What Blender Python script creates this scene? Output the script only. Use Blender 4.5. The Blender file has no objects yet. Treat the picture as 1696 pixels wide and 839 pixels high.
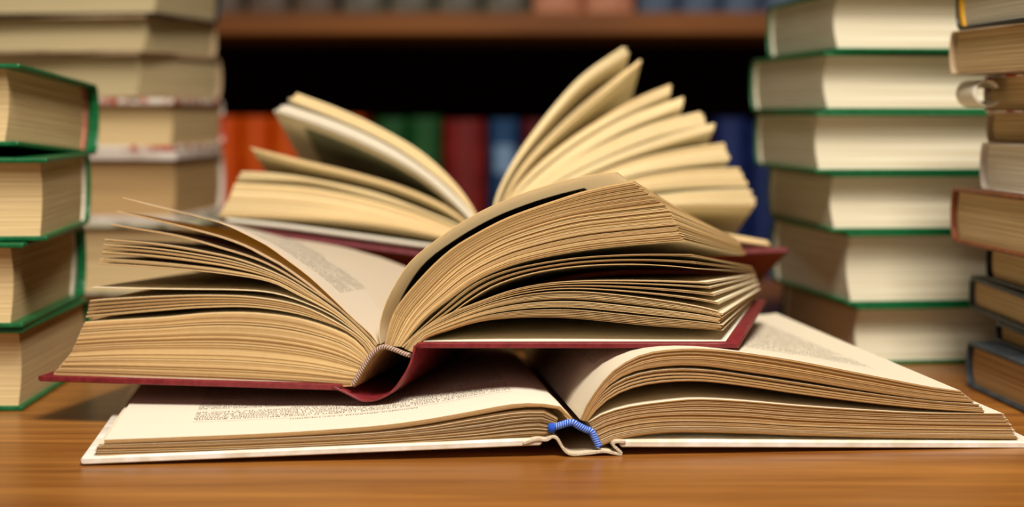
import bpy, math, random
import numpy as np
from mathutils import Vector

random.seed(7); rng = np.random.default_rng(7)
S = bpy.context.scene
COL = S.collection
IMG_W, IMG_H = 1696, 839
F = 3000.0            # focal length in pixels
HX, HY = 848.0, 190.0 # principal column, horizon row
CAM_H = 0.1507        # camera height over the table top

# ------------------------------------------------------------------ camera
cd = bpy.data.cameras.new('camera'); cam = bpy.data.objects.new('camera', cd); COL.objects.link(cam)
cam.location = (0, 0, CAM_H); cam.rotation_euler = (math.radians(90), 0, 0)
cd.sensor_width = 36; cd.lens = F/IMG_W*36; cd.shift_y = -(419.5-HY)/IMG_W
cd.clip_start = 0.02
cd.dof.use_dof = True; cd.dof.focus_distance = 0.825; cd.dof.aperture_fstop = 5.3
S.camera = cam

# ------------------------------------------------------------------ light
w = bpy.data.worlds.new('world'); S.world = w; w.use_nodes = True
w.node_tree.nodes['Background'].inputs[0].default_value = (1.0, 0.86, 0.68, 1)
w.node_tree.nodes['Background'].inputs[1].default_value = 0.045
def area(name, loc, target, size, power, col):
    l = bpy.data.lights.new(name, 'AREA'); l.shape = 'RECTANGLE'; l.size = size[0]; l.size_y = size[1]
    l.energy = power; l.color = col
    o = bpy.data.objects.new(name, l); COL.objects.link(o); o.location = loc
    o.rotation_euler = (Vector(target)-Vector(loc)).to_track_quat('-Z', 'Y').to_euler()
    return o
area('ceiling_lamp', (0.14, 0.12, 1.20), (0.0, 0.95, 0.05), (0.46, 0.46), 31, (1.0, 0.94, 0.87))
area('fill_light', (-0.7, -1.3, 0.85), (0, 1.1, 0.1), (1.0, 0.8), 3.6, (1.0, 0.95, 0.88))  # weak frontal fill, added to lift the shadows; no window stands here
S.view_settings.view_transform = 'Standard'; S.view_settings.look = 'None'
S.view_settings.exposure = 0.0; S.view_settings.gamma = 1.0; S.view_settings.use_curve_mapping = False

# ------------------------------------------------------------------ materials
def srgb(r, g, b):
    def f(c):
        c /= 255.0
        return c/12.92 if c <= 0.04045 else ((c+0.055)/1.055)**2.4
    return (f(r), f(g), f(b), 1)
def mat(name, col, rough=0.6, spec=0.3, coat=0.0):
    m = bpy.data.materials.new(name); m.use_nodes = True
    b = m.node_tree.nodes['Principled BSDF']
    b.inputs['Base Color'].default_value = col; b.inputs['Roughness'].default_value = rough
    b.inputs['Specular IOR Level'].default_value = spec; b.inputs['Coat Weight'].default_value = coat
    return m
def N(m, t, **kw):
    n = m.node_tree.nodes.new(t)
    for k, v in kw.items(): setattr(n, k, v)
    return n
def L(m, a, b): m.node_tree.links.new(a, b)
def B(m): return m.node_tree.nodes['Principled BSDF']
def noise_mat(name, c1, c2, scale=(1, 1, 1), nscale=20, rough=0.6, spec=0.3, coat=0, bump=0, detail=4, lo=0.35, hi=0.65):
    m = mat(name, c1, rough, spec, coat)
    tc = N(m, 'ShaderNodeTexCoord'); mp = N(m, 'ShaderNodeMapping'); mp.inputs['Scale'].default_value = scale
    nz = N(m, 'ShaderNodeTexNoise'); nz.inputs['Scale'].default_value = nscale; nz.inputs['Detail'].default_value = detail
    rp = N(m, 'ShaderNodeValToRGB'); e = rp.color_ramp.elements
    e[0].position = lo; e[0].color = c1; e[1].position = hi; e[1].color = c2
    L(m, tc.outputs['Object'], mp.inputs[0]); L(m, mp.outputs[0], nz.inputs['Vector'])
    L(m, nz.outputs['Fac'], rp.inputs[0]); L(m, rp.outputs[0], B(m).inputs['Base Color'])
    if bump:
        bp = N(m, 'ShaderNodeBump'); bp.inputs['Strength'].default_value = bump; bp.inputs['Distance'].default_value = 0.0004
        L(m, nz.outputs['Fac'], bp.inputs['Height']); L(m, bp.outputs[0], B(m).inputs['Normal'])
    return m
def tinted(name, c1, c2, rough=0.85, fine=0.25):
    """paper whose tone varies leaf by leaf (attribute 'tint') with fine fibre noise"""
    m = mat(name, c1, rough, 0.12)
    at = N(m, 'ShaderNodeAttribute', attribute_name='tint')
    tc = N(m, 'ShaderNodeTexCoord'); nz = N(m, 'ShaderNodeTexNoise'); nz.inputs['Scale'].default_value = 260; nz.inputs['Detail'].default_value = 5
    ma = N(m, 'ShaderNodeMath', operation='MULTIPLY_ADD'); ma.inputs[1].default_value = fine; 
    sb = N(m, 'ShaderNodeMath', operation='SUBTRACT'); sb.inputs[1].default_value = fine*0.5
    mx = N(m, 'ShaderNodeMix', data_type='RGBA'); mx.inputs['A'].default_value = c1; mx.inputs['B'].default_value = c2
    L(m, tc.outputs['Object'], nz.inputs['Vector']); L(m, nz.outputs['Fac'], ma.inputs[0]); L(m, at.outputs['Fac'], ma.inputs[2])
    L(m, ma.outputs[0], sb.inputs[0]); L(m, sb.outputs[0], mx.inputs['Factor']); L(m, mx.outputs['Result'], B(m).inputs['Base Color'])
    return m
M = {}
M['face'] = tinted('page_cream', srgb(236, 224, 194), srgb(214, 194, 152), fine=0.15)
M['edge'] = tinted('page_edge_tan', srgb(232, 198, 140), srgb(164, 118, 68))
M['face_w'] = tinted('page_ivory', srgb(236, 226, 204), srgb(220, 204, 172), fine=0.15)
M['edge_w'] = tinted('page_edge_brown', srgb(196, 154, 94), srgb(132, 90, 46))
M['face_r'] = tinted('page_yellow', srgb(244, 232, 198), srgb(230, 210, 164), fine=0.15)
M['edge_r'] = tinted('page_edge_yellow', srgb(252, 230, 178), srgb(232, 190, 126))
def see_through(name, base, col, f=0.35):
    m = M[base].copy(); m.name = name; nt = m.node_tree
    out = nt.nodes['Material Output']; mixs = nt.nodes.new('ShaderNodeMixShader'); mixs.inputs[0].default_value = f
    tr = nt.nodes.new('ShaderNodeBsdfTranslucent'); tr.inputs[0].default_value = col
    nt.links.new(nt.nodes['Principled BSDF'].outputs[0], mixs.inputs[1]); nt.links.new(tr.outputs[0], mixs.inputs[2]); nt.links.new(mixs.outputs[0], out.inputs[0])
    return m
M['leaf'] = see_through('thin_page', 'face_w', srgb(250, 214, 130))
M['leaf_w'] = see_through('thin_white_page', 'face_w', srgb(252, 240, 214), 0.55)
M['leaf_y'] = see_through('thin_yellow_page', 'face_r', srgb(250, 210, 120), 0.25)
M['ink'] = mat('printing_ink', srgb(84, 76, 64), 0.7, 0.2)
M['ink_grey'] = mat('faded_ink', srgb(150, 148, 130), 0.8, 0.1)
M['red'] = noise_mat('maroon_cloth', srgb(108, 26, 32), srgb(130, 40, 44), nscale=300, rough=0.38, spec=0.5, bump=0.15)
M['endpaper'] = mat('endpaper_cream', srgb(238, 230, 206), 0.7, 0.2)
M['white'] = noise_mat('white_board', srgb(246, 240, 226), srgb(222, 208, 182), (3, 3, 3), 30, 0.35, 0.5)
M['cloth'] = noise_mat('linen_cloth', srgb(214, 198, 170), srgb(190, 170, 138), nscale=900, rough=0.9, bump=0.8)
M['lining'] = noise_mat('spine_lining', srgb(196, 160, 104), srgb(160, 122, 74), nscale=200, rough=0.9, bump=0.4)
M['blue1'] = mat('blue_thread', srgb(44, 86, 190), 0.8, 0.2); M['blue2'] = mat('pale_blue_thread', srgb(176, 200, 242), 0.8, 0.2)
M['brown1'] = mat('brown_thread', srgb(128, 92, 78), 0.6, 0.4); M['brown2'] = mat('grey_thread', srgb(206, 184, 164), 0.6, 0.4)
M['black_print'] = mat('black_printed_picture', srgb(14, 13, 13), 0.5, 0.3)
M['photo'] = noise_mat('grey_green_picture', srgb(92, 102, 84), srgb(130, 132, 108), nscale=40, rough=0.6)

def closed_edges(name, c1, c2):
    """page edges of a shut book: thin lines along the leaves (object z)"""
    m = mat(name, c1, 0.85, 0.1)
    tc = N(m, 'ShaderNodeTexCoord'); mp = N(m, 'ShaderNodeMapping'); mp.inputs['Scale'].default_value = (1.5, 1.5, 420)
    nz = N(m, 'ShaderNodeTexNoise'); nz.inputs['Scale'].default_value = 3.0; nz.inputs['Detail'].default_value = 3
    rp = N(m, 'ShaderNodeValToRGB'); e = rp.color_ramp.elements
    e[0].position = 0.34; e[0].color = c2; e[1].position = 0.6; e[1].color = c1
    L(m, tc.outputs['Object'], mp.inputs[0]); L(m, mp.outputs[0], nz.inputs['Vector']); L(m, nz.outputs['Fac'], rp.inputs[0])
    L(m, rp.outputs[0], B(m).inputs['Base Color'])
    bp = N(m, 'ShaderNodeBump'); bp.inputs['Strength'].default_value = 0.3; bp.inputs['Distance'].default_value = 0.0003
    L(m, nz.outputs['Fac'], bp.inputs['Height']); L(m, bp.outputs[0], B(m).inputs['Normal'])
    return m

# wood of the table
wood = mat('table_wood', srgb(150, 90, 40), 0.32, 0.5)
tc = N(wood, 'ShaderNodeTexCoord'); mp = N(wood, 'ShaderNodeMapping'); mp.inputs['Scale'].default_value = (2.2, 34, 1)
n1 = N(wood, 'ShaderNodeTexNoise'); n1.inputs['Scale'].default_value = 2.2; n1.inputs['Detail'].default_value = 7; n1.inputs['Distortion'].default_value = 0.5
mp2 = N(wood, 'ShaderNodeMapping'); mp2.inputs['Scale'].default_value = (12, 320, 1)
n2 = N(wood, 'ShaderNodeTexNoise'); n2.inputs['Scale'].default_value = 2; n2.inputs['Detail'].default_value = 4
rp = N(wood, 'ShaderNodeValToRGB'); e = rp.color_ramp.elements
e[0].position = 0.3; e[0].color = srgb(124, 71, 22); e[1].position = 0.72; e[1].color = srgb(174, 113, 46)
mx = N(wood, 'ShaderNodeMix', data_type='RGBA', blend_type='MULTIPLY'); mx.inputs['Factor'].default_value = 0.45
rp2 = N(wood, 'ShaderNodeValToRGB'); e = rp2.color_ramp.elements
e[0].position = 0.3; e[0].color = (0.5, 0.42, 0.36, 1); e[1].position = 0.55; e[1].color = (1, 1, 1, 1)
L(wood, tc.outputs['Object'], mp.inputs[0]); L(wood, mp.outputs[0], n1.inputs['Vector']); L(wood, n1.outputs['Fac'], rp.inputs[0])
L(wood, tc.outputs['Object'], mp2.inputs[0]); L(wood, mp2.outputs[0], n2.inputs['Vector']); L(wood, n2.outputs['Fac'], rp2.inputs[0])
L(wood, rp.outputs[0], mx.inputs['A']); L(wood, rp2.outputs[0], mx.inputs['B']); L(wood, mx.outputs['Result'], B(wood).inputs['Base Color'])
M['wood'] = wood
M['shelf_wood'] = noise_mat('bookcase_wood', srgb(118, 64, 10), srgb(146, 84, 18), (1, 10, 10), 4, 0.5, 0.3)
M['shaded_wood'] = noise_mat('shaded_back_panel', srgb(34, 14, 8), srgb(44, 20, 12), (1, 1, 6), 4, 0.7, 0.1)  # shade of the unlit shelf interior painted into the panel colour

# ------------------------------------------------------------------ object helpers
def empty(name, loc, label, cat, group=None):
    o = bpy.data.objects.new(name, None); COL.objects.link(o); o.location = loc
    o.empty_display_size = 0.02
    o['label'] = label; o['category'] = cat
    if group: o['group'] = group
    return o
class MB:
    """collects quads with material slots and a per-face leaf tint"""
    def __init__(s): s.v = []; s.n = 0; s.f = []; s.m = []; s.t = []; s.sm = []
    def add(s, V, faces, mi=0, tint=0.5, smooth=False):
        V = np.asarray(V, float).reshape(-1, 3)
        s.v.append(V); faces = np.asarray(faces)+s.n; s.n += len(V)
        s.f.extend(faces.tolist()); k = len(faces)
        s.m += [mi]*k; s.t += [tint]*len(V); s.sm += [smooth]*k
    def grid(s, G, mi=0, tint=0.5, smooth=True, flip=False):
        a, b = G.shape[:2]
        i = np.arange(a-1)[:, None]*b+np.arange(b-1)[None, :]
        q = np.stack([i, i+1, i+b+1, i+b], -1).reshape(-1, 4)
        if flip: q = q[:, ::-1]
        s.add(G.reshape(-1, 3), q, mi, tint, smooth)
    def build(s, name, mats, parent=None, origin=None):
        V = np.concatenate(s.v)
        if origin is not None: V = V-np.array(origin)
        me = bpy.data.meshes.new(name); me.from_pydata(V.tolist(), [], s.f)
        for x in mats: me.materials.append(x)
        me.polygons.foreach_set('material_index', s.m); me.polygons.foreach_set('use_smooth', s.sm)
        a = me.attributes.new('tint', 'FLOAT', 'POINT'); a.data.foreach_set('value', s.t)
        me.update()
        o = bpy.data.objects.new(name, me); COL.objects.link(o)
        if parent: o.parent = parent
        return o
def box_mb(mb, x0, x1, y0, y1, z0, z1, mi=0):
    V = [(x, y, z) for x in (x0, x1) for y in (y0, y1) for z in (z0, z1)]
    mb.add(V, [(0, 1, 3, 2), (4, 6, 7, 5), (0, 4, 5, 1), (2, 3, 7, 6), (0, 2, 6, 4), (1, 5, 7, 3)], mi)
def bevel(o, wdt, seg=2):
    b = o.modifiers.new('bevel', 'BEVEL'); b.width = wdt; b.segments = seg; b.limit_method = 'ANGLE'; b.angle_limit = math.radians(40)
def spline(P, n):
    """Catmull-Rom through P, resampled to n points evenly along its length"""
    P = np.asarray(P, float); Q = np.vstack([2*P[0]-P[1], P, 2*P[-1]-P[-2]]); out = []
    for i in range(1, len(Q)-2):
        for t in np.linspace(0, 1, 16, endpoint=False):
            a, b, c, d = Q[i-1], Q[i], Q[i+1], Q[i+2]
            out.append(0.5*(2*b+(c-a)*t+(2*a-5*b+4*c-d)*t*t+(3*b-a-3*c+d)*t**3))
    out.append(P[-1]); out = np.array(out)
    s = np.r_[0, np.cumsum(np.linalg.norm(np.diff(out, axis=0), axis=1))]
    q = np.linspace(0, s[-1], n)
    return np.stack([np.interp(q, s, out[:, k]) for k in range(out.shape[1])], 1)

# ------------------------------------------------------------------ the setting
def structure(name, mb, mats):
    o = mb.build(name, mats); o['kind'] = 'structure'; return o
mb = MB(); box_mb(mb, -2.5, 2.5, -1.6, 2.62, -0.80, -0.75); structure('floor', mb, [noise_mat('floor_boards', srgb(96, 66, 42), srgb(120, 84, 54), (1, 8, 1), 3)])
mb = MB(); box_mb(mb, -2.5, 2.5, 2.52, 2.62, -0.75, 1.75); structure('wall_back', mb, [mat('wall_paint', srgb(120, 96, 70), 0.9)])

# ------------------------------------------------------------------ table
tb = empty('table', (0, 1.0, -0.75), 'brown wooden table with fine grain carrying all the stacked and open books', 'table')
mb = MB(); box_mb(mb, -0.85, 0.85, -0.55, 0.68, 0.72, 0.75); o = mb.build('tabletop', [M['wood']], tb); bevel(o, 0.003)
mb = MB(); box_mb(mb, -0.78, 0.78, -0.49, 0.60, 0.64, 0.72)
mb.build('apron', [M['wood']], tb)
for sx in (-0.76, 0.70):
    for sy in (-0.48, 0.54):
        mb = MB(); V = []
        for z, k in ((0, 0.02), (0.64, 0.03)):
            V += [(sx+0.03-k, sy+0.03-k, z), (sx+0.03+k, sy+0.03-k, z), (sx+0.03+k, sy+0.03+k, z), (sx+0.03-k, sy+0.03+k, z)]
        mb.add(V, [(0, 3, 2, 1), (4, 5, 6, 7), (0, 1, 5, 4), (1, 2, 6, 5), (2, 3, 7, 6), (3, 0, 4, 7)])
        mb.build('leg', [M['wood']], tb)

# ------------------------------------------------------------------ open books
NS = 30
class Open:
    def __init__(s, px, Y, deg, D, vL, tilt=0.0):
        s.O = np.array([(px-HX)/F*Y, Y, 0.0]); a = math.radians(deg); b = math.radians(tilt)
        s.uh = np.array([math.cos(a), math.sin(a), 0])
        s.dh = np.array([-math.sin(a)*math.cos(b), math.cos(a)*math.cos(b), -math.sin(b)])
        s.wh = np.cross(s.uh, s.dh); s.D = D; s.vL = vL
    def uw(s, pts, v):
        """where the view ray through a photo point meets the book's plane at depth v"""
        r = []
        for px, py in pts:
            ray = np.array([(px-HX)/F, 1.0, -(py-HY)/F]); C = np.array([0, 0, CAM_H])
            t = ((s.O+v*s.dh-C)@s.dh)/(ray@s.dh); P = C+t*ray-s.O-v*s.dh
            r.append((P@s.uh, P@s.wh))
        return np.array(r)
    def curve(s, pts, v=None, n=NS): return spline(s.uw(pts, s.vL if v is None else v), n)
    def P(s, uw, v):
        uw = np.asarray(uw); v = np.asarray(v)[..., None]
        return s.O+uw[..., 0:1]*s.uh+uw[..., 1:2]*s.wh+v*s.dh
def normals(C):
    t = np.gradient(C, axis=0); t /= np.linalg.norm(t, axis=1)[:, None]+1e-12
    n = np.stack([-t[:, 1], t[:, 0]], 1)
    return n if n[:, 1].mean() > 0 else -n
def leaf(mb, bk, Fc, Bc, tl, tu, v0, v1, tint, nv=5):
    """one sheet: front profile Fc, back profile Bc; lies between offsets tl and tu of that profile"""
    nF, nB = normals(Fc), normals(Bc)
    def surf(off):
        rows = []
        for k in np.linspace(0, 1, nv):
            rows.append(bk.P((1-k)*(Fc+nF*off)+k*(Bc+nB*off), np.full(len(Fc), v0+(v1-v0)*k)))
        return np.stack(rows)
    lo, up = surf(tl), surf(tu)
    left = Fc[-1, 0] < Fc[0, 0]
    mb.grid(up, 0, tint, True, flip=left); mb.grid(lo, 0, tint, True, flip=not left)
    mb.grid(np.stack([lo[0], up[0]]), 1, tint, False, flip=left)
    mb.grid(np.stack([lo[-1], up[-1]]), 1, tint, False, flip=not left)
    mb.grid(np.stack([lo[:, -1], up[:, -1]]), 1, tint, False, flip=not left)
def trim(C, cut, n=NS):
    s = np.r_[0, np.cumsum(np.linalg.norm(np.diff(C, axis=0), axis=1))]
    q = np.linspace(0, s[-1]-cut, n)
    return np.stack([np.interp(q, s, C[:, k]) for k in range(2)], 1)
def block(name, bk, root, keysF, keysB, counts, tmax, mats, jit=0.0006, tipjit=0.0004, sig=8, fill=0.85, tmin=0.00010, tone=(0, 1)):
    """a run of leaves between successive key profiles (bottom to top)"""
    mb = MB(); idx = []
    for i, c in enumerate(counts):
        idx += [i+j/c for j in range(c)]
    idx.append(len(counts))
    def at(K, x):
        i = min(int(x), len(K)-2) if len(K) > 1 else 0
        if len(K) == 1: return K[0]
        f = x-i; return (1-f)*K[i]+f*K[i+1]
    sg = 0.5
    for k, x in enumerate(idx):
        Fc, Bc = at(keysF, x), at(keysB, x)
        if k % sig == 0: sg = rng.uniform(0.15, 0.6)
        if k+1 < len(idx):
            nx = at(keysF, idx[k+1]); h = int(NS*0.6); gap = np.linalg.norm(nx[h]-Fc[h])
        else: gap = tmax
        t = max(tmin, min(tmax, gap*fill))
        tint = float(np.clip(sg+rng.uniform(-0.3, 0.35), tone[0], tone[1]))
        v0 = bk.vL+rng.uniform(0, jit)+(jit*0.8 if k % sig == 0 else 0)
        cut = rng.uniform(0, tipjit)
        leaf(mb, bk, trim(Fc, cut), trim(Bc, cut), -t/2, t/2, v0, bk.D-bk.vL, tint)
    return mb.build(name, mats, root, origin=root.location)
def strip(name, bk, root, C, th, v0, v1, mats, caps=True, nv=3, bump=None):
    """a slab: profile C thickened by th, running from v0 to v1, rounded at its ends"""
    Nn = normals(C); up = C+Nn*th/2; lo = C-Nn*th/2
    if caps:
        def cap(c, n, t, k):
            return [c+(t*math.cos(q)+n*math.sin(q))*th/2 for q in np.linspace(math.pi/2, -math.pi/2, k)][1:-1]
        te = (C[-1]-C[-2]); te /= np.linalg.norm(te); ts = (C[0]-C[1]); ts /= np.linalg.norm(ts)
        ring = list(up)+cap(C[-1], Nn[-1], te, 6)+list(lo[::-1])+cap(C[0], -Nn[0], ts, 6)
    else: ring = list(up)+list(lo[::-1])
    ring = np.array(ring); n = len(ring); mb = MB(); r = min(th*0.3, 0.0009)
    cen = np.concatenate([C, C[::-1]]) if not caps else None
    vs = [v0, v0+r, v1-r, v1]
    ins = []
    for i in range(n):
        d = C-ring[i]; j = np.argmin((d**2).sum(1)); ins.append(ring[i]+(C[j]-ring[i])*0.35)
    ins = np.array(ins)
    rows = [bk.P(ins, np.full(n, v0)), bk.P(ring, np.full(n, v0+r)), bk.P(ring, np.full(n, v1-r)), bk.P(ins, np.full(n, v1))]
    V = np.concatenate(rows); f = []
    for a in range(3):
        for i in range(n):
            j = (i+1) % n; f.append((a*n+i, a*n+j, (a+1)*n+j, (a+1)*n+i))
    mb.add(V, f, 0, 0.5, True)
    # end walls as quad strips between upper and lower outline
    m = len(C)
    for off, fl in ((0, 0), (3*n, 1)):
        q = []
        for i in range(m-1):
            a, b = i, i+1
            lo_a = n-1-i-(4 if caps else 0) if caps else n-1-i
            lo_b = lo_a-1
            q.append((off+a, off+b, off+lo_b, off+lo_a))
        mb.f.extend([[x for x in (p if fl else p[::-1])] for p in q]); mb.m += [0]*len(q); mb.sm += [False]*len(q)
    if caps:
        for off in (0, 3*n):
            mb.f.append([off+x for x in [m-1]+list(range(m, m+4))+[m+4]]); mb.f.append([off+x for x in list(range(2*m+3, 2*m+8))+[0]])
            mb.m += [0, 0]; mb.sm += [False, False]
    return mb.build(name, mats, root, origin=root.location)
def patch(name, bk, root, Fc, Bc, s0, s1, k0, k1, off, m):
    """a printed picture lying on a leaf: s along the leaf, k along its depth"""
    n = len(Fc); nF, nB = normals(Fc), normals(Bc); A = Fc+nF*off; Z = Bc+nB*off
    si = np.linspace(s0*(n-1), s1*(n-1), 24); rows = []
    def samp(C): return np.stack([np.interp(si, np.arange(n), C[:, q]) for q in range(2)], 1)
    A, Z = samp(A), samp(Z)
    for k in np.linspace(k0, k1, 6): rows.append(bk.P((1-k)*A+k*Z, np.full(24, bk.vL+(bk.D-2*bk.vL)*k)))
    mb = MB(); mb.grid(np.stack(rows)); return mb.build(name, [m], root, origin=root.location)
def rope(name, bk, root, pts, r, mats, v=0.0025, turns=11, strands=4, knot=None):
    """sewn headband: strands of thread wound round the head of the spine"""
    C = bk.curve(pts, v, 150); Nn = normals(C); mb = MB(); n = len(C)
    core = r*0.72
    def tube(path, rad, mi):
        d = np.gradient(path, axis=0); d /= np.linalg.norm(d, axis=1)[:, None]+1e-12
        ref = np.tile(bk.dh, (len(path), 1)); a = np.cross(d, ref); a /= np.linalg.norm(a, axis=1)[:, None]+1e-12; b = np.cross(d, a)
        G = np.stack([path+rad*(math.cos(q)*a+math.sin(q)*b) for q in np.linspace(0, 2*math.pi, 9)]); mb.grid(G, mi)
    tube(bk.P(C, np.full(n, v)), core, 0)
    for k in range(strands):
        ph = 2*math.pi*turns*np.linspace(0, 1, n)+2*math.pi*k/strands
        path = bk.P(C+Nn*(np.cos(ph)*core*0.9)[:, None], v+np.sin(ph)*core*0.9)
        tube(path, r*(0.40 if k % 2 else 0.46), k % 2)
    if knot:
        c = bk.P(bk.uw([knot], v)[0], v); G_ = []
        for a in np.linspace(0, math.pi, 9): G_.append([c+r*1.35*np.array([math.sin(a)*math.cos(q), math.sin(a)*math.sin(q), math.cos(a)*1.1]) for q in np.linspace(0, 2*math.pi, 13)])
        mb.grid(np.array(G_), 0)
    return mb.build(name, mats, root, origin=root.location)

TEXT = ["Молодые деревца и кустарники",
 "грам масла (30 грам) на каждые 10 дней", "если подмешать в почву под корни деревца, то", "через несколько недель появятся новые побеги",
 "а кустарники у ограды лучше всего подрезать", "ранней весной пока не раскрылись почки", "и поливать их утром два раза в неделю",
 "мягкой водой, не допуская пересыхания земли", "Осенью молодые деревца укрывают листом",
 "и соломой, чтобы мороз не повредил кору", "в первый год полезно рыхлить почву вокруг", "ствола на глубину ладони и убирать траву"]
_tc = {}
def text_mesh(t):
    if t in _tc: return _tc[t]
    c = bpy.data.curves.new('t', 'FONT'); c.body = t; c.size = 1; c.resolution_u = 1
    o = bpy.data.objects.new('t', c); COL.objects.link(o)
    dg = bpy.context.evaluated_depsgraph_get(); me = bpy.data.meshes.new_from_object(o.evaluated_get(dg))
    V = np.array([v.co[:2] for v in me.vertices]); Fs = [list(p.vertices) for p in me.polygons]
    bpy.data.objects.remove(o); bpy.data.curves.remove(c); bpy.data.meshes.remove(me)
    _tc[t] = (V, Fs); return _tc[t]
def printed(name, bk, root, Fc, Bc, s0, s1, vstart, pitch, nl, size, m, header=True, off=0.00012, gap_after=7):
    """lines of print running along the leaf, read from the far side of the table"""
    n = len(Fc); ss = np.r_[0, np.cumsum(np.linalg.norm(np.diff(Fc, axis=0), axis=1))]; Lg = ss[-1]
    nF, nB = normals(Fc), normals(Bc); A = Fc+nF*off; Z = Bc+nB*off; dep = bk.D-2*bk.vL
    left = Fc[-1, 0] < Fc[0, 0]
    def place(sv, vv):
        k = np.clip(vv/dep, 0, 1)[:, None]; q = sv*Lg
        a = np.stack([np.interp(q, ss, A[:, j]) for j in range(2)], 1); z = np.stack([np.interp(q, ss, Z[:, j]) for j in range(2)], 1)
        return bk.P((1-k)*a+k*z, bk.vL+vv)
    mb = MB()
    # reading direction runs towards the photo's left
    a0, a1 = (s0, s1) if left else (s1, s0)
    v = vstart
    if header:
        V, Fs = text_mesh(TEXT[0]); wd = V[:, 0].max(); span = 0.40
        st = a0+(a1-a0)*0.30
        mb2 = place(st+(a1-a0)*span*V[:, 0]/wd, v-V[:, 1]*size*0.85)
        k = mb.n; mb.v.append(mb2); mb.n += len(V); mb.f += [[q+k for q in p] for p in Fs]; mb.m += [0]*len(Fs); mb.t += [.5]*len(V); mb.sm += [False]*len(Fs)
        v += 0.0022
        q = np.linspace(a0, a1, 20); G = np.stack([place(q, np.full(20, v)), place(q, np.full(20, v+0.00025))]); mb.grid(G)
        v += pitch*1.6
    for i in range(nl):
        if v > dep-0.015: break
        t = TEXT[1+(i % (len(TEXT)-1))]+(' и '+TEXT[1+((i*5+2) % (len(TEXT)-1))][:22] if True else '')
        V, Fs = text_mesh(t); wd = V[:, 0].max(); k = mb.n
        fr = 0.7 if i % gap_after == gap_after-1 else 1.0
        lead = 0.05 if i % gap_after == 0 and i else 0
        sp = a0+(a1-a0)*(lead+(fr-lead)*V[:, 0]/wd)
        mb.v.append(place(sp, v-V[:, 1]*size)); mb.n += len(V)
        mb.f += [[q+k for q in p] for p in Fs]; mb.m += [0]*len(Fs); mb.t += [.5]*len(V); mb.sm += [False]*len(Fs)
        v += pitch*(1.5 if i == gap_after-1 else 1)
    return mb.build(name, [m], root, origin=root.location)

# ---------- bottom book: white boards, blue headband
W = Open(980, 0.80, 5.86, 0.245, 0.003)
wr = empty('open_book', (W.O[0], W.O[1], 0.0), 'large open book with white boards and blue headband lying flat on the table', 'book')
mw = [M['face_w'], M['edge_w']]
def wback(C, side):
    C = C.copy()
    C[:, 1] = C[:, 1]*0.86+0.0004
    return C
def K(bk, pts): return bk.curve(pts)
wl0 = K(W, [(908, 721), (860, 724), (760, 731), (600, 740), (400, 749), (157, 757)])
wl1 = K(W, [(921, 703), (905, 697), (860, 699), (780, 711), (650, 723), (500, 731), (330, 738), (156, 742)])
wl2 = K(W, [(924, 694), (916, 684), (890, 681), (850, 683), (780, 694), (700, 708), (600, 718), (450, 726), (300, 732), (162, 737)])
o = block('page_block', W, wr, [wl0, wl1, wl2], [wback(c, -1) for c in (wl0, wl1, wl2)], [14, 10], 0.0006, mw, jit=0.0009, tipjit=0.002, sig=6)
wt0 = K(W, [(944, 693), (938, 684), (915, 675), (870, 674), (834, 679), (780, 689), (700, 703), (620, 713), (500, 721), (380, 727), (172, 735)])
wt1 = K(W, [(946, 692), (942, 680), (918, 671), (870, 668), (834, 672), (780, 682), (700, 696), (620, 706), (500, 715), (380, 721), (172, 729)])
o = block('page_block', W, wr, [wt0, wt1], [wback(c, -1) for c in (wt0, wt1)], [7], 0.0006, mw, jit=0.0004, sig=5, tone=(0, 0.35))
TL = wt1
printed('printed_text', W, wr, TL, wback(TL, -1), 0.12, 0.83, 0.036, 0.0042, 40, 0.0028, M['ink'], off=0.0005)
# right half
v0c = K(W, [(996, 739), (1023, 728), (1077, 719), (1131, 716), (1239, 718), (1320, 721), (1482, 725), (1690, 727)])
v1c = K(W, [(985, 715), (1010, 704), (1060, 693), (1131, 689), (1239, 692), (1320, 698), (1482, 703), (1678, 706)])
v2c = K(W, [(975, 699), (996, 687), (1039, 674), (1104, 665), (1158, 661), (1239, 665), (1320, 672), (1428, 679), (1536, 684), (1664, 685)])
def vb(c):
    c = c.copy(); t = np.linspace(0, 1, len(c)); c[:, 1] = c[:, 1]*0.9+0.004*np.sin(t*math.pi*0.5)*0; return c
block('page_block', W, wr, [v0c, v1c, v2c], [vb(c) for c in (v0c, v1c, v2c)], [22, 22], 0.00055, mw, jit=0.0008, tipjit=0.0018, sig=7)
u_keys = [
 [(972, 699), (990, 677), (1018, 655), (1061, 639), (1115, 632), (1169, 632), (1239, 640), (1320, 652), (1428, 666), (1536, 677), (1631, 683)],
 [(970, 698), (984, 675), (1008, 650), (1050, 630), (1104, 621), (1169, 622), (1239, 631), (1320, 643), (1428, 658), (1536, 670), (1627, 677)],
 [(968, 697), (982, 670), (1006, 640), (1045, 617), (1104, 606), (1165, 606), (1232, 615), (1320, 628), (1428, 646), (1536, 661), (1615, 666)],
 [(962, 695), (974, 668), (999, 632), (1024, 608), (1062, 588), (1104, 580), (1158, 578), (1228, 584), (1320, 598), (1428, 619), (1536, 640), (1592, 648)]]
uk = [K(W, p) for p in u_keys]
ubt = W.uw([(1286, 519)], W.D-W.vL)[0]
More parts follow.
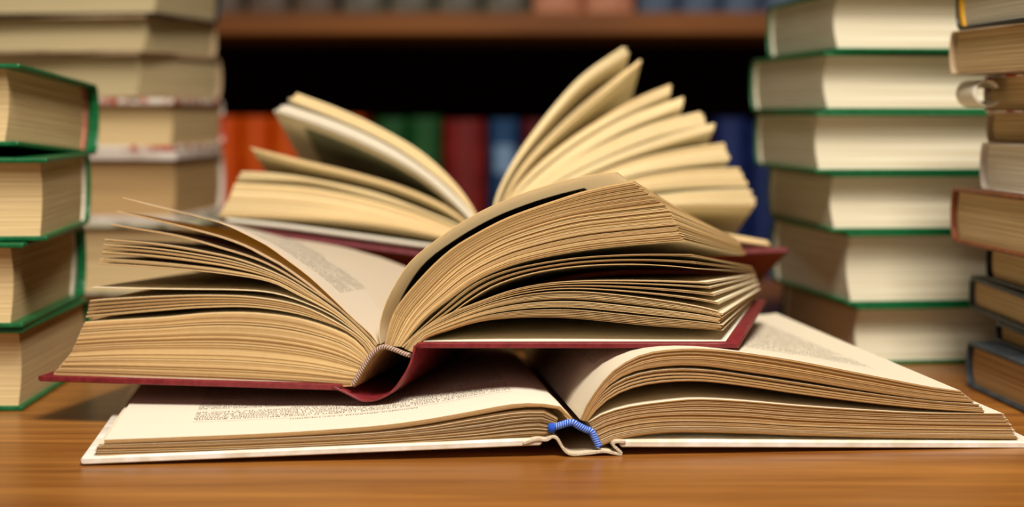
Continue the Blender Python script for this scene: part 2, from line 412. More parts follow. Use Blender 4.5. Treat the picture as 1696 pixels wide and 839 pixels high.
def ub(c):
    """far profile of the upper right leaves: flatter arch, fore edge drawn in"""
    c0 = c[0]; d = c-c0; n = len(c); t = np.linspace(0, 1, n)
    top = uk[3]; k = (ubt[0]-top[0, 0])/(top[-1, 0]-top[0, 0])
    du = d[:, 0]*(1-(1-k)*t**1.5)
    z = c[:, 1]*0.86
    z = z+(ubt[1]-top[-1, 1]*0.86)*t**3
    return np.stack([c0[0]+du, z], 1)
block('page_block', W, wr, uk[2:], [ub(c) for c in uk[2:]], [30], 0.0006, mw, jit=0.0008, sig=9)
for i, c in enumerate((uk[0], 0.5*(uk[0]+uk[1]), uk[1], 0.6*uk[1]+0.4*uk[2])):
    block('page_block', W, wr, [c, c+np.array([0, 0.0008])], [ub(c), ub(c)+np.array([0, 0.0008])], [2], 0.0004, mw, jit=0.0005, tone=(0.2, 0.8))
printed('printed_text', W, wr, uk[3], ub(uk[3]), 0.12, 0.86, 0.036, 0.0042, 40, 0.0028, M['ink'], off=0.0005)
# boards, cloth, headband
def line(bk, a, b, n=12, v=0.0): return spline(bk.uw([a, ((a[0]+b[0])/2, (a[1]+b[1])/2), b], v), n)
def lift(C, dz): C = C.copy(); C[:, 1] += dz; return C
c = line(W, (138, 763.5), (893, 732)); o = strip('cover_board', W, wr, c, 0.0030, 0.0, W.D, [M['white']]); 
c = line(W, (1032, 735), (1716, 737)); strip('cover_board', W, wr, c, 0.0030, 0.0, W.D, [M['white']])
sp = spline(W.uw([(868, 733), (889, 727), (905, 728), (914, 723), (923, 726), (930, 738), (938, 748), (950, 752), (974, 750), (1000, 747), (1017, 750), (1030, 751.5), (1022, 743), (1015, 736), (1020, 731), (1034, 731)], 0), 60)
strip('spine_cover', W, wr, sp, 0.0013, -0.0008, W.D, [M['cloth']])
c = line(W, (985, 716), (1690, 729)); 
rope('headband', W, wr, [(914, 708), (927, 704), (946, 699), (957, 704), (969, 710), (979, 714), (985, 724), (992, 739)], 0.0015, [M['blue1'], M['blue2']], v=0.0012, turns=13, strands=4, knot=(914, 708))
c = W.curve([(914, 712), (927, 707), (946, 702), (957, 707), (969, 713), (979, 718), (985, 728), (992, 742)], 0.003, 30)
strip('spine_lining', W, wr, c, 0.0005, 0.004, W.D-0.004, [M['lining']], caps=False)

# ---------- middle book: maroon boards
R = Open(628, 0.849, -11.5, 0.195, 0.003)
rr = empty('open_book', (R.O[0], R.O[1], 0.016), 'open book with maroon boards and fanned tan pages lying across the white book', 'book')
mr = [M['face'], M['edge']]
zl = R.uw([(300, 634)], 0)[0][1]
def rlb(C, k=0.6):
    C = C.copy(); t = C[:, 1]-zl; th = 0.028
    C[:, 1] = np.where(t > th, zl+th+(t-th)*k, C[:, 1]); ex = np.clip((t-th)/0.06, 0, 1)
    C[:, 0] *= 1+0.13*ex; return C
zr = R.uw([(900, 568)], 0)[0][1]
def rrb(C):
    C = C.copy(); t = C[:, 1]-zr
    C[:, 1] = np.where(t > 0, zr+0.57*t, C[:, 1]); C[:, 0] *= 1+0.14*np.clip(t/0.07, 0, 1)
    return C
A0 = K(R, [(585, 639), (545, 640), (300, 631), (86, 621)])
A1 = K(R, [(597, 612), (560, 602), (500, 590), (400, 580), (300, 578), (200, 579), (117, 584)])
A2 = K(R, [(611, 590), (592, 568), (565, 551), (498, 529), (421, 519), (345, 519), (269, 526), (183, 531), (139, 534)])
block('page_block', R, rr, [A0, A1, A2], [rlb(c) for c in (A0, A1, A2)], [26, 28], 0.0007, mr, jit=0.0007, sig=9)
B0 = K(R, [(612, 588), (596, 566), (565, 544), (498, 521), (421, 509), (345, 509), (269, 514), (183, 522), (141, 526)])
B1 = K(R, [(616, 583), (600, 563), (565, 539), (498, 508), (421, 494), (345, 491), (269, 493), (183, 498), (147, 501)])
for q in range(5):
    c = B0+(B1-B0)*(q/4.0); d = B0+(B1-B0)*(q/4.0+0.12)
    block('page_block', R, rr, [c, d], [rlb(c), rlb(d)], [2 if q % 2 else 3], 0.00045, mr, jit=0.0005, tone=(0.1, 0.9))
def single(name, bk, root, c, cb, th, mats, tint=0.3, nl=1):
    mb = MB()
    for i in range(nl): leaf(mb, bk, c+np.array([0, i*th*1.4]), cb+np.array([0, i*th*1.4]), -th/2, th/2, bk.vL, bk.D-bk.vL, tint+0.1*i)
    return mb.build(name, mats, root, origin=root.location)
c = K(R, [(617, 581), (602, 560), (550, 522), (491, 496), (445, 484), (390, 480), (307, 479), (230, 478), (150, 476)])
single('page', R, rr, c, rlb(c), 0.00028, mr)
D0 = K(R, [(617, 579), (600, 558), (555, 520), (493, 488), (445, 466), (374, 454), (307, 447), (231, 441), (163, 437)])
D1 = K(R, [(621, 576), (603, 555), (565, 521), (517, 487), (469, 458), (398, 430), (326, 414), (255, 403), (173, 396)])
for q, (f0, f1, nn) in enumerate([(0, 0.03, 1), (0.12, 0.22, 2), (0.42, 0.50, 2), (0.60, 0.68, 2), (0.76, 0.80, 2), (0.93, 1.0, 2)]):
    a, b = D0+(D1-D0)*f0, D0+(D1-D0)*f1
    sh = np.array([0.003*(q-2) if q < 3 else 0, 0])*0
    block('page_block', R, rr, [a, b], [rlb(a), rlb(b)], [nn], 0.00045, mr, jit=0.0005, tone=(0.2, 0.8))
for pts in ([(623, 573), (604, 550), (565, 515), (517, 481), (440, 436), (359, 409), (294, 391), (231, 380), (182, 372)],
            [(624, 571), (583, 531), (549, 502), (506, 468), (463, 438), (440, 426), (406, 408), (359, 391), (294, 374), (245, 362), (193, 350)]):
    c = K(R, pts); single('page', R, rr, c, rlb(c), 0.0003, [M['leaf'], M['edge']], 0.3, 2)
G = K(R, [(626, 569), (613, 552), (583, 525), (549, 492), (510, 456), (463, 421), (440, 405), (378, 374), (330, 359), (255, 341), (203, 327)])
GB = R.curve([(778, 502), (740, 480), (700, 465), (620, 437), (540, 412), (450, 388), (372, 369)], R.D-R.vL)
single('page', R, rr, G, GB, 0.0003, [M['leaf'], M['edge']], 0.1)
printed('printed_text', R, rr, G, GB, 0.22, 0.80, 0.022, 0.0036, 34, 0.0032, M['ink_grey'], header=False, off=0.0004)
# right half
E0 = K(R, [(683, 583), (702, 562), (743, 547), (791, 533), (838, 527), (896, 525), (953, 527), (1005, 532), (1077, 539), (1139, 543), (1198, 547)])
E1 = K(R, [(676, 580), (700, 551), (743, 529), (800, 506), (850, 492), (905, 484), (962, 483), (1030, 489), (1101, 498), (1160, 508), (1198, 518)])
E2 = K(R, [(670, 577), (695, 548), (740, 521), (791, 500), (848, 480), (905, 469), (962, 465), (1029, 464), (1101, 465), (1172, 467)])
block('page_block', R, rr, [E0, E0+(E1-E0)*0.30], [rrb(E0), rrb(E0+(E1-E0)*0.30)], [5], 0.0003, mr, jit=0.0006, tipjit=0.003, tone=(0, 0.7))
block('page_block', R, rr, [E0+(E1-E0)*0.42, E0+(E1-E0)*0.62], [rrb(E0+(E1-E0)*0.42), rrb(E0+(E1-E0)*0.62)], [4], 0.0003, mr, jit=0.0006, tipjit=0.003, tone=(0, 0.7))
block('page_block', R, rr, [E0+(E1-E0)*0.72, E1], [rrb(E0+(E1-E0)*0.72), rrb(E1)], [5], 0.0003, mr, jit=0.0006, tipjit=0.003, tone=(0, 0.7))
for f0, f1, nn in ((0.28, 0.34, 2), (0.55, 0.62, 2), (0.8, 0.84, 1), (0.95, 1.0, 2)):
    a, b = E1+(E2-E1)*f0, E1+(E2-E1)*f1
    block('page_block', R, rr, [a, b], [rrb(a), rrb(b)], [nn], 0.0003, mr, jit=0.0004, tone=(0, 0.6))
J0 = K(R, [(667, 575), (693, 552), (738, 525), (781, 494), (824, 470), (886, 451), (962, 440), (1043, 437), (1110, 440), (1157, 445)])
J1 = K(R, [(665, 574), (691, 549), (734, 511), (781, 473), (829, 451), (886, 437), (962, 426), (1053, 421), (1147, 421)])
J0b = rrb(E2)+np.array([0, 0.0012]); J1b = 0.5*rrb(J1)+0.5*J0b
single('page', R, rr, J0, J0b, 0.0003, [M['leaf'], M['edge']], 0.2)
for f0, f1 in ((0.4, 0.5), (0.9, 1.0)):
    a, b = J0+(J1-J0)*f0, J0+(J1-J0)*f1
    block('page_block', R, rr, [a, b], [J0b+(J1b-J0b)*f0, J0b+(J1b-J0b)*f1], [1], 0.0003, mr, jit=0.0004, tone=(0, 0.6))
I0 = K(R, [(663, 574), (700, 529), (743, 495), (791, 462), (848, 438), (905, 424), (962, 414), (1029, 406), (1137, 397)])
I1 = K(R, [(652, 573), (678, 525), (712, 485), (760, 440), (820, 403), (880, 380), (950, 361), (1020, 352), (1106, 342)])
I2 = K(R, [(636, 571), (652, 516), (695, 461), (743, 415), (791, 385), (838, 361), (886, 343), (934, 327), (962, 318), (1010, 307), (1050, 300)])
block('page_block', R, rr, [I0, 0.6*I0+0.4*I1], [rrb(I0), rrb(0.6*I0+0.4*I1)], [12], 0.0004, mr, jit=0.0006, tipjit=0.002, sig=4, tone=(0, 0.8), fill=0.7)
block('page_block', R, rr, [0.55*I0+0.45*I1, I1, I2], [rrb(0.55*I0+0.45*I1), rrb(I1), rrb(I2)], [16, 50], 0.0005, mr, jit=0.0010, tipjit=0.0012, sig=6, fill=0.68)
Hc = K(R, [(630, 569), (628, 545), (634, 515), (649, 480), (681, 432), (734, 389), (791, 353), (848, 327), (910, 306), (972, 291), (1022, 285)])
HB = rrb(Hc); HB[:, 1] -= 0.004*np.linspace(0, 1, NS)
single('page', R, rr, Hc, HB, 0.0004, [M['leaf_w'], M['edge']], 0.1)
patch('printed_picture', R, rr, Hc, HB, 0.10, 0.86, 0.13, 0.95, -0.00045, M['black_print'])
# boards, spine, headband
c = line(R, (66, 626.5), (560, 641.5)); strip('cover_board', R, rr, c, 0.0029, 0, R.D, [M['red']])
c = line(R, (692, 572.0), (1220, 572.0)); strip('cover_board', R, rr, c, 0.0026, 0, R.D, [M['red']])
sp = spline(R.uw([(552, 640), (560, 644), (579, 653), (597, 662), (612, 663), (627, 660), (649, 648), (667, 625), (679, 603), (685, 583), (687, 573), (694, 571)], 0), 50)
strip('spine_cover', R, rr, sp, 0.0011, -0.0004, R.D, [M['red']])
c = lift(line(R, (698, 572.0), (1201, 572.0)), 0.0016); strip('endpaper', R, rr, c, 0.0004, 0.0035, R.D-0.004, [M['endpaper']], caps=False)
c = lift(line(R, (88, 627.2), (556, 641.3)), 0.0016); strip('endpaper', R, rr, c, 0.0004, 0.0035, R.D-0.004, [M['endpaper']], caps=False)
rope('headband', R, rr, [(584, 637), (595, 619), (606, 601), (618, 584), (634, 574), (652, 578), (669, 585), (679, 588)], 0.0011, [M['brown1'], M['brown2']], v=0.0012, turns=15, strands=4)
c = R.curve([(585, 641), (597, 622), (608, 604), (620, 587), (634, 577), (652, 581), (668, 588), (679, 592)], 0.003, 30)
strip('spine_lining', R, rr, c, 0.0005, 0.004, R.D-0.004, [M['lining']], caps=False)

# ---------- rear book: maroon boards, wide fan, near edge propped up
Q = Open(800, 1.085, 0.0, 0.20, 0.003, tilt=13.6)
qr = empty('open_book', (Q.O[0], Q.O[1]+0.1, 0.02), 'blurred open book with maroon boards and widely fanned yellow pages behind the other two', 'book')
mq = [M['face_r'], M['edge_r']]
def same(c): return c
def qblock(ka, kb, n, tm=0.0006, mats=None, **kw):
    a, b = K(Q, ka), K(Q, kb); return block('page_block', Q, qr, [a, b], [a, b], [n], tm, mats or mq, jit=0.0006, tipjit=0.002, **kw)
def smooth_mid(ka, km, kb, n, tm=0.0007):
    k = [K(Q, p) for p in (ka, km, kb)]; return block('page_block', Q, qr, k, k, [n, n], tm, mq, jit=0.0006, sig=5)
qblock([(795, 410), (720, 409), (640, 399), (560, 388), (470, 376), (378, 366)], [(795, 407), (720, 405), (640, 394), (560, 383), (470, 371), (370, 361)], 3, mats=[M['face_w'], M['endpaper']])
smooth_mid([(795, 405), (740, 394), (660, 377), (560, 364), (450, 358), (362, 356)], [(796, 404), (750, 388), (670, 365), (580, 344), (480, 330), (380, 325)],
           [(797, 403), (765, 383), (690, 354), (610, 330), (520, 312), (450, 306), (388, 303)], 12)
qblock([(797, 403), (768, 381), (695, 351), (615, 325), (520, 302), (450, 296), (390, 296)], [(798, 402), (770, 378), (700, 348), (620, 319), (520, 297), (450, 287), (398, 284)], 7)
qblock([(799, 401), (775, 373), (730, 342), (660, 312), (580, 289), (500, 270), (416, 247)], [(799, 400), (776, 370), (732, 338), (662, 308), (580, 284), (500, 265), (414, 244)], 3)
l1 = [(800, 400), (780, 365), (740, 325), (690, 285), (620, 246), (540, 212), (450, 182)]
l1b = [(801, 399), (786, 362), (752, 322), (705, 282), (640, 240), (560, 203), (470, 172)]
l1c = [(801, 399), (787, 360), (755, 320), (709, 280), (645, 237), (565, 199), (476, 164)]
l1t = [(802, 398), (793, 365), (770, 325), (735, 285), (690, 247), (620, 207), (560, 180), (490, 154)]
qblock(l1, l1b, 8, 0.0007, mats=[M['face_w'], M['face_w']], tone=(0, 0.4)); qblock(l1c, l1t, 12, 0.0007)
c = K(Q, l1); patch('printed_picture', Q, qr, c, c, 0.25, 0.88, 0.10, 0.85, -0.0006, M['photo'])
right = [
 ([(810, 400), (824, 335), (844, 290), (876, 242), (925, 182), (975, 132), (1044, 88)], [(809, 400), (820, 335), (838, 290), (868, 240), (918, 175), (968, 122), (1036, 75)], 7),
 ([(813, 400), (838, 328), (872, 275), (925, 220), (985, 168), (1064, 101)], [(813, 400), (836, 325), (869, 270), (920, 214), (978, 162), (1064, 96)], 3),
 ([(815, 400), (843, 338), (884, 290), (945, 242), (1013, 200), (1062, 176), (1113, 152)], [(814, 400), (840, 333), (880, 283), (940, 233), (1010, 188), (1060, 160), (1114, 138)], 8),
 ([(816, 400), (852, 341), (902, 295), (965, 252), (1042, 210), (1132, 174)], [(816, 400), (848, 335), (898, 285), (958, 240), (1038, 194), (1136, 159)], 8),
 ([(817, 400), (862, 345), (922, 300), (995, 262), (1085, 225), (1172, 204)], [(817, 400), (858, 335), (918, 285), (990, 243), (1080, 205), (1164, 184)], 10),
 ([(818, 400), (868, 350), (934, 307), (1015, 268), (1105, 236), (1184, 213)], [(818, 400), (866, 346), (931, 300), (1012, 260), (1102, 226), (1187, 203)], 5),
 ([(818, 401), (882, 358), (955, 322), (1045, 289), (1125, 273), (1212, 262)], [(818, 401), (878, 348), (948, 306), (1038, 269), (1118, 249), (1202, 236)], 10),
 ([(819, 402), (895, 367), (978, 336), (1065, 315), (1155, 306), (1242, 305)], [(819, 402), (890, 356), (970, 319), (1060, 293), (1150, 280), (1226, 278)], 10),
 ([(821, 404), (912, 378), (1005, 353), (1125, 340), (1256, 339)], [(820, 403), (902, 369), (992, 339), (1102, 321), (1182, 314), (1245, 312)], 9),
 ([(822, 405), (920, 402), (1040, 392), (1160, 391), (1278, 406)], [(822, 404), (920, 397), (1040, 386), (1160, 382), (1272, 399)], 4)]
for a, b, n in right: qblock(a, b, n, 0.0007)
c = line(Q, (426, 384), (722, 424)); strip('cover_board', Q, qr, c, 0.003, -0.001, Q.D, [M['red']])
c = line(Q, (880, 426), (1302, 414)); strip('cover_board', Q, qr, c, 0.003, -0.001, Q.D, [M['red']])
sp = spline(Q.uw([(716, 423), (740, 432), (775, 444), (805, 447), (840, 442), (866, 430), (884, 425)], 0), 30)
strip('spine_cover', Q, qr, sp, 0.0012, -0.001, Q.D, [M['red']])
c = Q.curve([(790, 416), (803, 408), (818, 408), (828, 414)], 0.003, 14); strip('spine_lining', Q, qr, c, 0.0006, 0.003, Q.D-0.004, [M['lining']], caps=False)

# ------------------------------------------------------------------ shut books in stacks
edge_mats = {'cream': closed_edges('edges_cream', srgb(216, 208, 182), srgb(184, 168, 134)),
             'tan': closed_edges('edges_tan', srgb(214, 188, 138), srgb(170, 138, 92)),
             'brown': closed_edges('edges_brown', srgb(196, 162, 112), srgb(150, 112, 68)),
             'olive': closed_edges('edges_olive', srgb(194, 176, 134), srgb(152, 132, 92)),
         'white': closed_edges('edges_white', srgb(240, 234, 214), srgb(208, 196, 166))}
M['green'] = noise_mat('green_cloth', srgb(4, 84, 42), srgb(10, 108, 56), nscale=400, rough=0.33, spec=0.5, bump=0.1)
M['beige'] = noise_mat('beige_cover', srgb(186, 160, 124), srgb(150, 122, 90), nscale=30, rough=0.6)
M['darkred'] = mat('dark_cover', srgb(64, 34, 26), 0.6)
M['floral'] = noise_mat('printed_cover', srgb(176, 60, 44), srgb(226, 214, 196), nscale=55, rough=0.4, lo=0.42, hi=0.52)
M['floral2'] = noise_mat('flowered_cover', srgb(60, 74, 40), srgb(206, 204, 170), nscale=45, rough=0.4, lo=0.42, hi=0.5)
M['whitecover'] = noise_mat('white_paper_cover', srgb(226, 214, 198), srgb(196, 176, 158), nscale=30, rough=0.5)
M['greyblue'] = noise_mat('grey_cover', srgb(42, 50, 56), srgb(64, 72, 76), nscale=60, rough=0.5)
M['black'] = mat('black_cover', srgb(24, 26, 30), 0.4, 0.4)
M['leather'] = noise_mat('brown_leather', srgb(106, 52, 24), srgb(140, 78, 40), nscale=120, rough=0.5, bump=0.3)
M['band_red'] = noise_mat('red_striped_headband', srgb(170, 40, 40), srgb(220, 160, 130), (1, 1, 60), 8, 0.7)
M['yellow'] = mat('yellow_endpaper', srgb(226, 170, 40), 0.6)

def shut_book(name, label, x, y, z, L_, Wd, T, rot, cover, edges, side=1, group=None, th=0.0025, over=0.003, tilt=0.0, band=None, pin=0.0, curve=0.012, loose=False):
    """near corner at (x, y, z). Fore edge faces -y, spine at +y, leaves run to +x (side=1) or -x (side=-1)"""
    r = empty(name, (x, y, z), label, 'book', group); r.rotation_euler = (math.radians(tilt), 0, math.radians(rot))
    sx = side
    def XY(a, b): return (a, b) if sx > 0 else (-b, -a)
    # cover: two boards and a rounded spine, one wrapped sheet
    n = 10; prof_o = [(0, 0)]; prof_i = [(0, th)]
    ys = Wd-T*0.18
    for i in range(n+1):
        q = -math.pi/2+math.pi*i/n
        prof_o.append((ys+T*0.22*math.cos(q), T/2+T/2*math.sin(q)))
        prof_i.append((ys+(T*0.22-th*0.6)*math.cos(q), T/2+(T/2-th)*math.sin(q)))
    prof_o.append((0, T)); prof_i.append((0, T-th))
    mb = MB(); m = len(prof_o); x0, x1 = XY(0, L_)
    V = []
    for xx in (x0, x1):
        V += [(xx, a, b) for a, b in prof_o]+[(xx, a, b) for a, b in prof_i]
    f = []
    for i in range(m-1):
        f += [(i, i+1, 2*m+i+1, 2*m+i), (m+i, 3*m+i, 3*m+i+1, m+i+1), (i, m+i, m+i+1, i+1), (2*m+i, 2*m+i+1, 3*m+i+1, 3*m+i)]
    f += [(0, 2*m, 3*m, m), (m-1, 2*m-1, 4*m-1, 3*m-1)]
    mb.add(V, f); o = mb.build('cover', [cover], r); bevel(o, min(0.0009, th*0.3))
    # page block: hollowed fore edge, rounded back
    cols = 13; mb = MB(); zb, zt = th, T-th
    xs0, xs1 = XY(over+pin, L_-over)
    G = []
    hh = zt-zb
    ring = []
    for i in range(cols):
        k = i/(cols-1); s = math.sin(math.pi*k)
        ring.append((over+pin*0+curve*s*0.5*1.0, zb+hh*k))
    for i in range(cols):
        k = 1-i/(cols-1); s = math.sin(math.pi*k)
        ring.append((ys-0.001+T*0.14*s, zb+hh*k))
    nr = len(ring); V = [(xx, a, b) for xx in (xs0, xs1) for a, b in ring]
    f = [(i, (i+1) % nr, nr+(i+1) % nr, nr+i) for i in range(nr)]
    mb.add(V, f)
    q = []
    for off in (0, nr):
        for i in range(cols-1): q.append([off+i, off+i+1, off+nr-2-i, off+nr-1-i])
    mb.f += q; mb.m += [0]*len(q); mb.sm += [False]*len(q)
    mb.build('page_block', [edges], r)
    if band:
        mb = MB(); xb = xs0 if sx > 0 else xs1; e = 0.0015
        pts = []
        for i in range(12):
            k = i/11; s = math.sin(math.pi*k); pts.append((ys-0.004+T*0.14*s, zb+hh*k))
        for i in range(11):
            (a, b), (c, d) = pts[i], pts[i+1]
            xa, xc = (xb-e, xb+e)
            V = [(xa, a, b), (xc, a, b), (xc, c, d), (xa, c, d), (xa, a+0.005, b), (xc, a+0.005, b), (xc, c+0.005, d), (xa, c+0.005, d)]
            mb.add(V, [(0, 1, 2, 3), (4, 7, 6, 5), (0, 3, 7, 4), (1, 5, 6, 2), (0, 4, 5, 1), (3, 2, 6, 7)])
        mb.build('headband', [band], r)
    return r
def X(px, Y): return (px-HX)/F*Y

# near left stack of green books (top to bottom)
GL = 'green books stacked at the left edge'
shut_book('closed_book', 'green hardback on the left with a red headband, topmost and tilted back', X(30, 0.945), 0.945, 0.1345, 0.23, 0.165, 0.0430, -1.5, M['green'], edge_mats['tan'], -1, GL, tilt=-3.0, band=M['band_red'], pin=0.005)
shut_book('closed_book', 'green hardback second from the top of the near left stack', X(78, 0.93), 0.93, 0.0860, 0.23, 0.155, 0.0425, 5, M['green'], edge_mats['tan'], -1, GL, pin=0.001, band=edge_mats['white'])
shut_book('closed_book', 'green hardback third from the top of the near left stack', X(38, 0.92), 0.92, 0.0425, 0.23, 0.16, 0.0430, 2, M['green'], edge_mats['tan'], -1, GL, pin=0.004, band=edge_mats['white'])
shut_book('closed_book', 'green hardback at the bottom of the near left stack, behind the maroon corner', X(38, 0.922), 0.922, 0.0, 0.23, 0.16, 0.0420, 1, M['green'], edge_mats['tan'], -1, GL)

# right stack of green books, bottom to top
GR = 'green books stacked on the right'
ys_ = 1.089
levels = [(0.0, 0.0360, 1418, 'at the bottom of the tall right stack, resting on the table'), (0.0360, 0.0440, 1404, 'second from the bottom of the tall right stack'),
          (0.0800, 0.0356, 1376, 'third from the bottom of the tall right stack'), (0.1156, 0.0369, 1350, 'fourth from the bottom of the tall right stack'),
          (0.1525, 0.0362, 1366, 'second from the top of the tall right stack, jutting left'), (0.1887, 0.0370, 1382, 'at the top of the tall right stack, cut by the frame')]
for i, (z, T, px, lab) in enumerate(levels):
    shut_book('closed_book', 'green hardback '+lab, X(px, ys_), ys_+random.uniform(0, 0.003), z, 0.235, 0.165, T, [7, 8, 5, 5, 8, 6][i], M['green'], edge_mats['cream'], 1, GR, curve=0.017, band=edge_mats['white'])

# far left stack, bottom to top
FL = 'worn books stacked behind the green books on the left'
yb = 1.30
rows = [(0.0, 0.022, 372, M['darkred'], 'brown', 'thin dark worn book at the bottom of the far left stack', 0.002),
        (0.022, 0.050, 330, M['floral2'], 'tan', 'thick tan book with a flowered cover low in the far left stack', 0.002),
        (0.072, 0.052, 292, M['whitecover'], 'brown', 'thick brown-edged book with a pale cover in the far left stack', 0.006),
        (0.1240, 0.0385, 287, M['floral'], 'tan', 'tan book with a red and white printed cover in the far left stack', 0.0045),
        (0.1625, 0.0330, 228, M['beige'], 'olive', 'wide cream book third from the top of the far left stack', 0.002),
        (0.1955, 0.0270, 240, M['beige'], 'olive', 'cream book with a greenish edge second from the top of the far left stack', 0.002),
        (0.2225, 0.034, 258, M['black'], 'olive', 'pale book with a dark cover on top of the far left stack', 0.002)]
for i, (z, T, px, cv, ed, lab, th) in enumerate(rows):
    shut_book('closed_book', lab, X(px, yb), yb, z, 0.22, 0.14, T, [-3, -2, -5, -6, -16, -12, -10][i], cv, edge_mats[ed], -1, FL, th=th)

# near right pile, bottom to top: left ends face the open books
NR = 'old books piled at the right edge'
pile = [(0.0, 0.0257, 0.262, 1.005, M['greyblue'], 'brown', 'small dark grey hardback at the bottom of the pile on the right edge', 0.0025, 0),
        (0.0257, 0.0110, 0.272, 1.00, M['black'], 'brown', 'thin black book low in the pile on the right edge', 0.002, 0),
        (0.0370, 0.0200, 0.2675, 1.060, M['greyblue'], 'tan', 'blue-grey hardback jutting out of the pile on the right edge', 0.003, 0),
        (0.0570, 0.0210, 0.272, 1.03, M['black'], 'tan', 'dark covered book under the brown leather one on the right edge', 0.0022, 0),
        (0.0785, 0.0310, 0.2595, 1.030, M['leather'], 'tan', 'brown leather book with ragged tan pages on the right edge', 0.002, 0),
        (0.1095, 0.0260, 0.2660, 1.00, M['whitecover'], 'white', 'white book above the brown leather one on the right edge', 0.0012, 0),
        (0.1355, 0.0165, 0.2720, 1.00, M['beige'], 'tan', 'slim tan book in the middle of the pile on the right edge', 0.0012, 0),
        (0.1520, 0.0200, 0.2680, 1.00, M['floral'], 'tan', 'paperback with a curled white cover on the right edge', 0.0012, 0),
        (0.1725, 0.0240, 0.2615, 1.00, M['beige'], 'tan', 'thick beige book second from the top on the right edge', 0.0010, 0),
        (0.1970, 0.0240, 0.2600, 1.00, M['black'], 'cream', 'black covered book with yellow endpaper on top at the right edge', 0.0022, 0)]
for i, (z, T, xx, yend, cv, ed, lab, th, _) in enumerate(pile):
    r = shut_book('closed_book', lab, xx+0.004*0, yend-0.145, z, 0.16, 0.145, T, [4, 2, 0, 1, 4, 3, 4, 3, 8, 6][i], cv, edge_mats[ed], 1, NR, th=th, band=M['yellow'] if i == 9 else None, curve=0.006)
    if i == 7:   # curled corner of the paper cover
        mb = MB(); rad = 0.0068; G_ = []
        for q in np.linspace(-0.3*math.pi, 1.35*math.pi, 20):
            rr_ = rad*(1-0.12*q/math.pi)
            G_.append([(-0.008-rr_*math.sin(q), yy, 0.0105-rr_*math.cos(q)) for yy in np.linspace(0.112, 0.146, 6)])
        mb.grid(np.array(G_)); o = mb.build('curled_cover', [M['endpaper']], r)
        so = o.modifiers.new('thick', 'SOLIDIFY'); so.thickness = 0.0010

# ------------------------------------------------------------------ bookcase behind
bc = empty('bookcase', (0, 2.0, -0.75), 'brown wooden bookcase with a shaded inside standing behind the table', 'bookcase')
def part(name, m, *b):
    mb = MB(); box_mb(mb, *b); o = mb.build(name, [m], bc); bevel(o, 0.002); return o
part('shelf_board', M['shelf_wood'], -1.0, 1.0, 0.0, 0.40, 0.990, 1.014)
part('shelf_board', M['shelf_wood'], -1.0, 1.0, 0.02, 0.40, 0.620, 0.645)
part('shelf_board', M['shelf_wood'], -1.0, 1.0, 0.02, 0.40, 0.250, 0.275)
part('top_board', M['shelf_wood'], -1.04, 1.04, -0.01, 0.43, 1.36, 1.385)
part('back_panel', M['shaded_wood'], -1.0, 1.0, 0.40, 0.43, 0.0, 1.36)
part('side_panel', M['shelf_wood'], -1.03, -1.0, 0.0, 0.43, 0.0, 1.36)
part('side_panel', M['shelf_wood'], 1.0, 1.03, 0.0, 0.43, 0.0, 1.36)
part('plinth', M['shelf_wood'], -1.0, 1.0, 0.02, 0.40, 0.0, 0.06)
def upright(label, x0, wd, z, h, col, dep=0.16, y=2.07, patchc=None, group=None):
    r = empty('shelved_book', (x0, y, z), label, 'book', group); mb = MB(); n = 8
    V = []; prof = []
    for i in range(n+1):
        q = math.pi*i/n; prof.append((wd/2-wd/2*math.cos(q), 0.012-0.012*math.sin(q)))
    prof = [(0, dep)]+prof+[(wd, dep)]
    inn = [(min(max(a, 0.002), wd-0.002), max(b, b+0.0015) if b < dep else b) for a, b in prof]; m = len(prof)
    for zz in (0, h): V += [(a, b, zz) for a, b in prof]+[(a, b, zz) for a, b in inn]
    f = []
    for i in range(m-1): f += [(i, i+1, 2*m+i+1, 2*m+i), (m+i, 3*m+i, 3*m+i+1, m+i+1), (i, m+i, m+i+1, i+1), (2*m+i, 2*m+i+1, 3*m+i+1, 3*m+i)]
    f += [(0, 2*m, 3*m, m), (m-1, 2*m-1, 4*m-1, 3*m-1)]
    mb.add(V, f); mb.build('cover', [col], r)
    mb = MB(); box_mb(mb, 0.003, wd-0.003, 0.013, dep-0.004, 0.004, h-0.004); mb.build('page_block', [edge_mats['cream']], r)
    if patchc:
        mb = MB(); zc, hh = patchc[1], patchc[2]; G_ = []
        for zz in (zc-hh, zc+hh): G_.append([(wd/2-wd/2*math.cos(q)*0.99, 0.0112-0.012*math.sin(q), zz) for q in np.linspace(0.9, math.pi-0.9, 8)])
        mb.grid(np.array(G_)); o = mb.build('spine_label', [patchc[0]], r)
    return r
def nm(n, a, b): return noise_mat(n, srgb(*a), srgb(*b), nscale=40, rough=0.5)
OR = nm('orange_cloth', (212, 74, 0), (228, 92, 4)); DG = nm('dark_green_cloth', (20, 70, 30), (36, 92, 40)); DR = nm('dark_red_cloth', (110, 20, 16), (134, 30, 24))
BL = nm('blue_cloth', (22, 56, 96), (40, 80, 120)); MR = nm('wine_cloth', (80, 14, 20), (100, 22, 26)); NB = nm('navy_cloth', (20, 34, 80), (32, 50, 108))
PB = mat('pale_blue_label', srgb(130, 160, 190), 0.6)
LS = 'books standing on the lower shelf of the bookcase'; US = 'books standing on the upper shelf of the bookcase'
yb2 = 2.07; zl2 = -0.105
def X2(px): return X(px, yb2)
low = [(225, 60, DR, 'dark red book at the left end of the lower shelf row', 0.24), (287, 55, MR, 'wine red book left of the orange set', 0.25)]
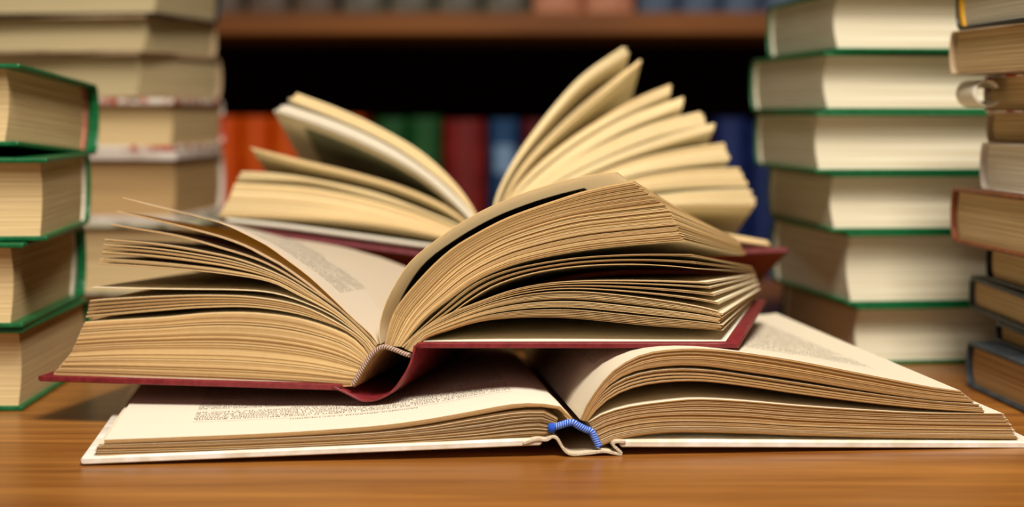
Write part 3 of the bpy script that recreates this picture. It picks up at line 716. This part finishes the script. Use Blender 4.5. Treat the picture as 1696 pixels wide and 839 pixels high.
low += [(343+i*52, 50, OR, ['orange book leftmost of the orange set', 'orange book second from the left in the orange set', 'orange book in the middle of the orange set', 'orange book fourth from the left in the orange set', 'orange book beside the dark green pair'][i], 0.254) for i in range(5)]
low += [(622, 52, DG, 'dark green book beside the orange set', 0.252), (676, 54, DG, 'dark green book beside the dark red one', 0.253), (733, 72, DR, 'dark red book between green and blue ones', 0.250),
        (810, 50, BL, 'blue book with a pale spine label on the lower shelf', 0.251), (864, 46, MR, 'wine red book right of the pale labelled blue one', 0.25),
        (914, 60, DG, 'dark green book hidden behind the fanned pages', 0.24), (978, 60, DR, 'dark red book hidden behind the fanned pages', 0.24),
        (1042, 70, BL, 'blue book hidden behind the fanned pages', 0.24), (1116, 66, MR, 'wine red book left of the navy set', 0.24),
        (1186, 54, NB, 'navy blue book leftmost of the navy set', 0.252), (1243, 52, NB, 'navy blue book beside the tall green stack', 0.246), (1298, 60, NB, 'navy blue book behind the tall green stack', 0.25)]
for px, wpx, c, lab, h in low:
    upright(lab, X2(px), wpx/F*yb2, zl2, h, c, patchc=(PB, 0.205, 0.016) if 'pale spine' in lab else None, group=LS)
GC = nm('mottled_grey_cloth', (120, 112, 96), (84, 80, 66)); SC = nm('salmon_cloth', (206, 140, 104), (190, 122, 90)); SB = nm('slate_cloth', (90, 104, 124), (74, 88, 108)); BR = nm('taupe_cloth', (110, 92, 76), (88, 74, 60))
up = []
for i in range(4): up.append((250+i*78, 74, BR, ['taupe book at the left end of the upper shelf', 'taupe book second on the upper shelf', 'taupe book third on the upper shelf', 'taupe book next to the mottled grey ones'][i]))
for i in range(4): up.append((564+i*79, 76, GC, ['mottled grey book next to the taupe ones above', 'mottled grey book second of four above', 'mottled grey book third of four above', 'mottled grey book beside the salmon ones'][i]))
for i in range(2): up.append((882+i*86, 83, SC, ['salmon book beside the mottled grey ones', 'salmon book beside the slate blue ones'][i]))
for i in range(4): up.append((1056+i*70, 67, SB, ['slate blue book beside the salmon ones', 'slate blue book second of the slate set', 'slate blue book third of the slate set', 'slate blue book above the tall green stack'][i]))
for px, wpx, c, lab in up: upright(lab, X(px, 2.03), wpx/F*2.03, 0.264, 0.23, c, y=2.03, group=US)
